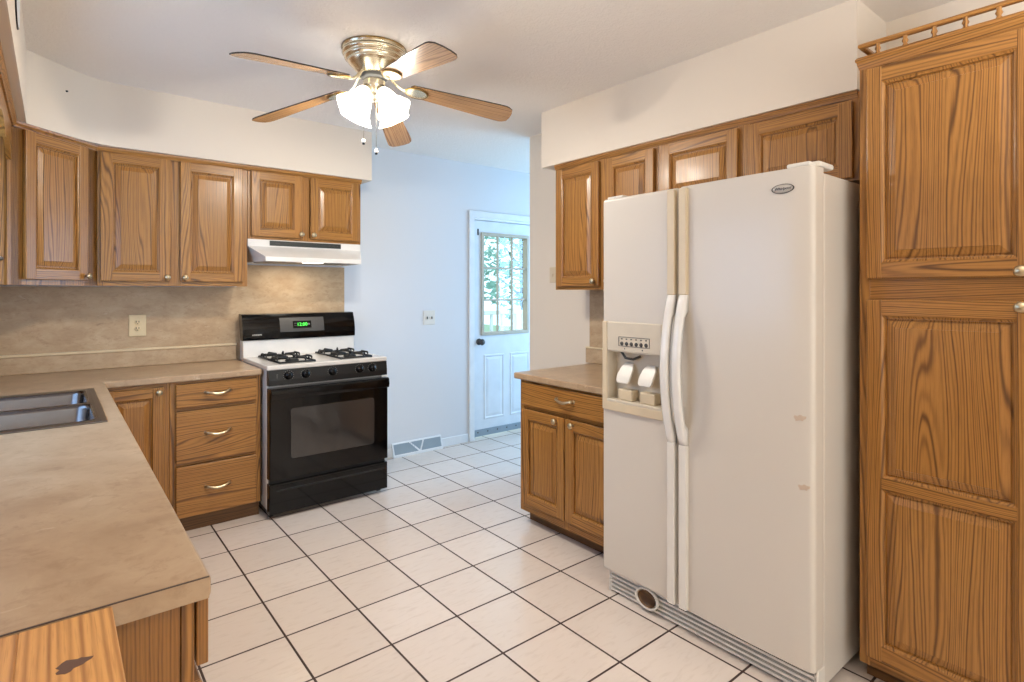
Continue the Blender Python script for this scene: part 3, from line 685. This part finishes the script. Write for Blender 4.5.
# badge
m = MB(); m.lathe([(0, .003), (.9, .003), (1, 0)], (0, 0, 0), None, 36); bd = m.build('badge', 'badge', gd); bd.location = (.829, -.0118, 1.733); bd.rotation_euler = (PI/2, 0, 0); bd.scale = (.037, .0155, 1)
m = MB(); m.lathe([(.93, .0), (1.0, .0035), (1.06, 0)], (0, 0, 0), None, 36); b2_ = m.build('badge_rim', 'greyd', gd); b2_.location = (.829, -.0118, 1.733); b2_.rotation_euler = (PI/2, 0, 0); b2_.scale = (.037, .0155, 1)
text('Whirlpool', 'badge_lettering', 'blackm', gd, (.829, -.0152, 1.733), (PI/2, 0, 0), .0135, shear=.3)
for x, z, w_, mm in ((.885, .955, .016, 0), (.898, .725, .015, 0)):
    m = MB(); pp = []
    for k in range(14):
        a = k*2*PI/14; q = 1+.3*math.sin(2*a+1)+.25*math.sin(5*a); pp.append((x+w_*q*math.cos(a), z+w_*.75*q*math.sin(a)))
    yy = -.012*math.sin(PI*(x-.412)/.5*.75); m.loft([[(a_, yy+.003, b_) for a_, b_ in pp], [(a_, yy-.0012, b_) for a_, b_ in pp]], 0, False, True, True); m.build('paint_scuff', 'scuff', gd)
# hinge covers
m = MB(); m.box(.835, .915, .0, .08, 1.801, 1.817, .006, 0, 2); m.box(.885, .93, .04, .155, 1.801, 1.822, .008, 0, 2); m.build('hinge_cover', 'whitep', r)
m = MB(); m.box(.01, .10, .02, .10, 1.801, 1.812, .005, 0, 2); m.build('hinge_cover', 'whitep', r)
# grille
m = MB(); m.box(.02, FW-.01, .068, .085, .005, .108); gr = m.build('base_grille', 'iron', r)
m = MB()
for k in range(5): z = .010+k*.0195; m.prism([(.036, z), (.036, z+.009), (.066, z+.012), (.066, z+.003)], 0, .012, FW-.012)
m.build('slat', 'whitep', gr)
MB().box(.004, .02, .036, .09, .0, .105, .004).build('grille_end', 'whitep', gr); MB().box(FW-.02, FW-.004, .036, .09, .0, .105, .004).build('grille_end', 'whitep', gr)
MB().box(FW-.13, FW-.03, .045, .07, .088, .106, .003).build('grille_clip', 'whitep', gr)
fm = Matrix.Diagonal((1.35, 1, 1))@Matrix.Rotation(PI/2, 3, 'X')
m = MB(); m.lathe([(.044, 0), (.045, .012), (.038, .012), (.036, -.01)], (.232, .028, .060), fm, 28); m.build('filter_port_ring', 'whitep', gr)
m = MB(); m.lathe([(.034, 0), (.03, -.012), (.012, -.014), (0, -.014)], (.232, .018, .060), fm, 28); m.build('filter_port', 'toe', gr)

# ------------------------------------------------------------ wall plates, vent
def plate(name, label, cat, x, z, w, h, mat):
    r = thing(name, label, cat, (x, W, z), 0)
    return r
r = plate('wall_outlet', 'ivory duplex wall outlet on the stone-look backsplash left of the range', 'outlet', -.309, 1.163, 0, 0, 0)
MB().box(-.046, .046, -.014, -.007, -.068, .068, .003).build('cover_plate', 'ivory', r)
for dz in (.02, -.02):
    m = MB(); m.lathe([(0, .0015), (.016, .0015), (.017, 0)], (0, -.014, dz), Matrix.Rotation(PI/2, 3, 'X'), 16); s2 = m.build('socket', 'ivory', r)
    m = MB(); m.box(-.009, -.005, -.0165, -.0155, dz-.001, dz+.009); m.box(.005, .009, -.0165, -.0155, dz-.001, dz+.009); m.box(-.003, .003, -.0165, -.0155, dz-.011, dz-.006); m.build('slot', 'blackm', s2)
r = plate('light_switch', 'white double light switch on the blue-lit wall right of the range', 'light switch', 1.815, 1.148, 0, 0, 0)
MB().box(-.058, .058, -.006, 0, -.062, .062, .003).build('cover_plate', 'whitep', r)
for dx in (-.023, .023): MB().box(dx-.005, dx+.005, -.014, -.006, -.012, .010, .002).build('toggle', 'greyd', r)
r = thing('light_switch', 'cream light switch on the white wall left of the right upper cabinet', 'light switch', (XR, -.594, 1.497), R90)
MB().box(-.035, .035, -.008, 0, -.057, .057, .003).build('cover_plate', 'almond', r)
MB().box(-.005, .005, -.016, -.008, -.012, .010, .002).build('toggle', 'almond', r)
r = thing('floor_register', 'white baseboard air vent between the range and the back door', 'vent', (1.452, W, 0), 0)
m = MB(); m.prism([(-.001, 0), (-.05, 0), (-.05, .014), (-.014, .112), (-.001, .112)], 0, 0, .475); m.build('vent_frame', 'paintw', r)
def sy(z): return -.05+(z-.014)*(.036/.098)
def quad(m, p, d=.003):
    m.loft([[(x, sy(z)-d, z) for x, z in p], [(x, sy(z)+.003, z) for x, z in p]], 0, False, True, True)
m = MB(); quad(m, [(.012, .024), (.235, .024), (.155, .102), (.012, .102)], .001); quad(m, [(.250, .03), (.285, .102), (.172, .102)], .001); quad(m, [(.262, .024), (.462, .024), (.462, .102), (.302, .102)], .001); gq = m.build('vent_grille', 'vent', r)
m = MB()
for k in range(24): x = .02+k*.0185; m.loft([[(x+dx+(.02 if z > .1 else 0), sy(z)-.003, z), (x+dx+.003+(.02 if z > .1 else 0), sy(z)-.003, z)] for dx, z in ((0, .024), (0, .102))], 0, False, closed=False) if not .2 < x < .26 else None
m.build('louver', 'vent', gq)

# ------------------------------------------------------------ ceiling fan
FX, FYY = .487, -1.041
r = thing('ceiling_fan', 'brass flush-mount ceiling fan with five oak blades and lit white glass shades', 'ceiling fan', (FX, FYY, H), 0)
m = MB(); m.lathe([(.150, 0.0000), (.154, -0.0034), (.154, -0.0084), (.146, -0.0109), (.146, -0.0218), (.151, -0.0244), (.152, -0.0311), (.145, -0.0344), (.138, -0.0386), (.137, -0.0437), (.142, -0.0462), (.141, -0.0538), (.130, -0.0588), (.124, -0.0630), (.127, -0.0672), (.124, -0.0739), (.112, -0.0840), (.094, -0.1042), (.078, -0.1193), (.070, -0.1260), (.0, -0.1260)], (0, 0, 0), None, 40, 0, True); mh = m.build('motor_housing', 'brass', r)
m = MB(); m.lathe([(.1535, -.0095), (.1545, -.006), (.1545, -.004), (.1535, -.001)], (0, 0, 0), None, 40); m.build('dark_rim', 'brassd', mh)
m = MB(); m.lathe([(.06, -.122), (.063, -.142), (.05, -.150), (.0, -.150)], (0, 0, 0), None, 24); m.build('motor_vent', 'greyd', r)
m = MB(); m.lathe([(.045, -.145), (.052, -.158), (.05, -.19), (.035, -.21), (.03, -.22), (.036, -.23), (.03, -.245), (.012, -.253), (0, -.257)], (0, 0, 0), None, 24); m.build('light_fitter', 'brass', r)
def blade_parts(ang, pitch, droop):
    m = MB(); x0, x1 = .172, .702; ol = []
    def hw(x): u = (x-x0)/(x1-x0); return .046+.025*min(1, u*1.2)
    up = [(x0, -.032), (x0+.012, -.046)]+[(x0+.03+(x1-.05-x0-.03)*k/6, -hw(x0+.03+(x1-.05-x0-.03)*k/6)) for k in range(7)]+[(x1-.03, -.066), (x1-.010, -.050), (x1-.003, -.02)]
    ol = up+[(x, -y) for x, y in up[::-1]]
    z0 = -.187
    m.loft([[(x, y, z0-.003) for x, y in ol], [(x, y, z0+.003) for x, y in ol]], 1, False); 
    vs = lambda z: [(x, y, z) for x, y in ol]
    m.face(vs(z0-.003)[::-1], 0); m.face(vs(z0+.003), 0)
    b = m.build('blade', ['blade', 'edge'], r)
    m = MB()
    for k in (-1, 1):
        pass
    m.tube([(.045, 0, -.140), (.075, 0, -.150), (.105, 0, -.178), (.135, 0, -.194), (.16, 0, -.196)], [.012, .010, .008, .008, .010], 8, 0, True, (1.4, .6))
    n = 24; m.loft([[(.205+a*math.cos(k*2*PI/n), bb*math.sin(k*2*PI/n), z) for k in range(n)] for a, bb, z in ((.056, .040, -.1905), (.057, .041, -.196), (.050, .035, -.199), (.047, .032, -.195))], 0, True, False, True)
    m.lathe([(1.0, -.1920), (1.07, -.1960), (1.0, -.1995), (.90, -.1985)], (0, 0, 0), None, 24, 1)
    for v in [v for v in m.b.verts if v.co.x**2+v.co.y**2 > .7]: v.co.x = .205+v.co.x*.057; v.co.y *= .041
    m.build('blade_iron', ['brass', 'brassd'], b)
    # pitch about the blade's own axis at its height, then turn round the motor
    Z = Matrix.Translation((.2, 0, z0)); Z0 = Matrix.Translation((0, 0, z0))
    b.matrix_local = Z0@Matrix.Rotation(math.radians(-2.4), 4, 'X')@Z0.inverted()@Matrix.Rotation(ang, 4, 'Z')@Z@Matrix.Rotation(math.radians(droop), 4, 'Y')@Matrix.Rotation(math.radians(pitch), 4, 'X')@Z.inverted()
for k in range(5): blade_parts(math.radians(195.5-72*k), -12, 8.9)
for a in (-162.5, -72.5, 107.5, 17.5):
    a = math.radians(a); tl = math.radians(36)
    d = Vector((math.cos(a)*math.sin(tl), math.sin(a)*math.sin(tl), -math.cos(tl)))
    mt = d.to_track_quat('Z', 'Y').to_matrix(); c0 = Vector((math.cos(a)*.045, math.sin(a)*.045, -.198))
    m = MB(); m.lathe([(.0, -.005), (.022, -.002), (.024, .02), (.018, .026)], c0, mt, 16); ho = m.build('lamp_holder', 'brass', r)
    m = MB(); lp = []
    for rr_, z in ((.020, .014), (.027, .022), (.035, .040), (.041, .064), (.047, .090), (.056, .115), (.070, .136), (.082, .147)):
        lp.append([c0+mt@Vector(((rr_*(1+.05*math.cos(6*k*2*PI/30)*(z > .12)))*math.cos(k*2*PI/30), (rr_*(1+.05*math.cos(6*k*2*PI/30)*(z > .12)))*math.sin(k*2*PI/30), z)) for k in range(30)])
    m.loft(lp, 0, True); m.build('lamp_shade', 'shade', ho)
    l = bpy.data.lights.new('fan_bulb', 'POINT'); l.energy = 25; l.color = (1, .935, .82); l.shadow_soft_size = .03
    lo = bpy.data.objects.new('fan_bulb', l); COL.objects.link(lo); lo.parent = r; lo.location = c0+d*.115
for x, y, zb in ((-.06, -.01, -.445), (.0, -.02, -.485)):
    m = MB(); m.tube([(x*.8, y*.8, -.24), (x, y, -.27), (x, y, zb)], .0013, 5); pc = m.build('pull_chain', 'brass', r)
    m = MB(); m.lathe([(0, .012), (.006, .008), (.009, 0), (.006, -.010), (0, -.013)], (x, y, zb-.012), None, 12); fo = m.build('chain_fob', 'whitep', pc); m = MB(); m.lathe([(.0062, -.009), (.0064, -.016), (0, -.018)], (x, y, zb-.012), None, 12); m.build('fob_tip', 'blackm', fo)
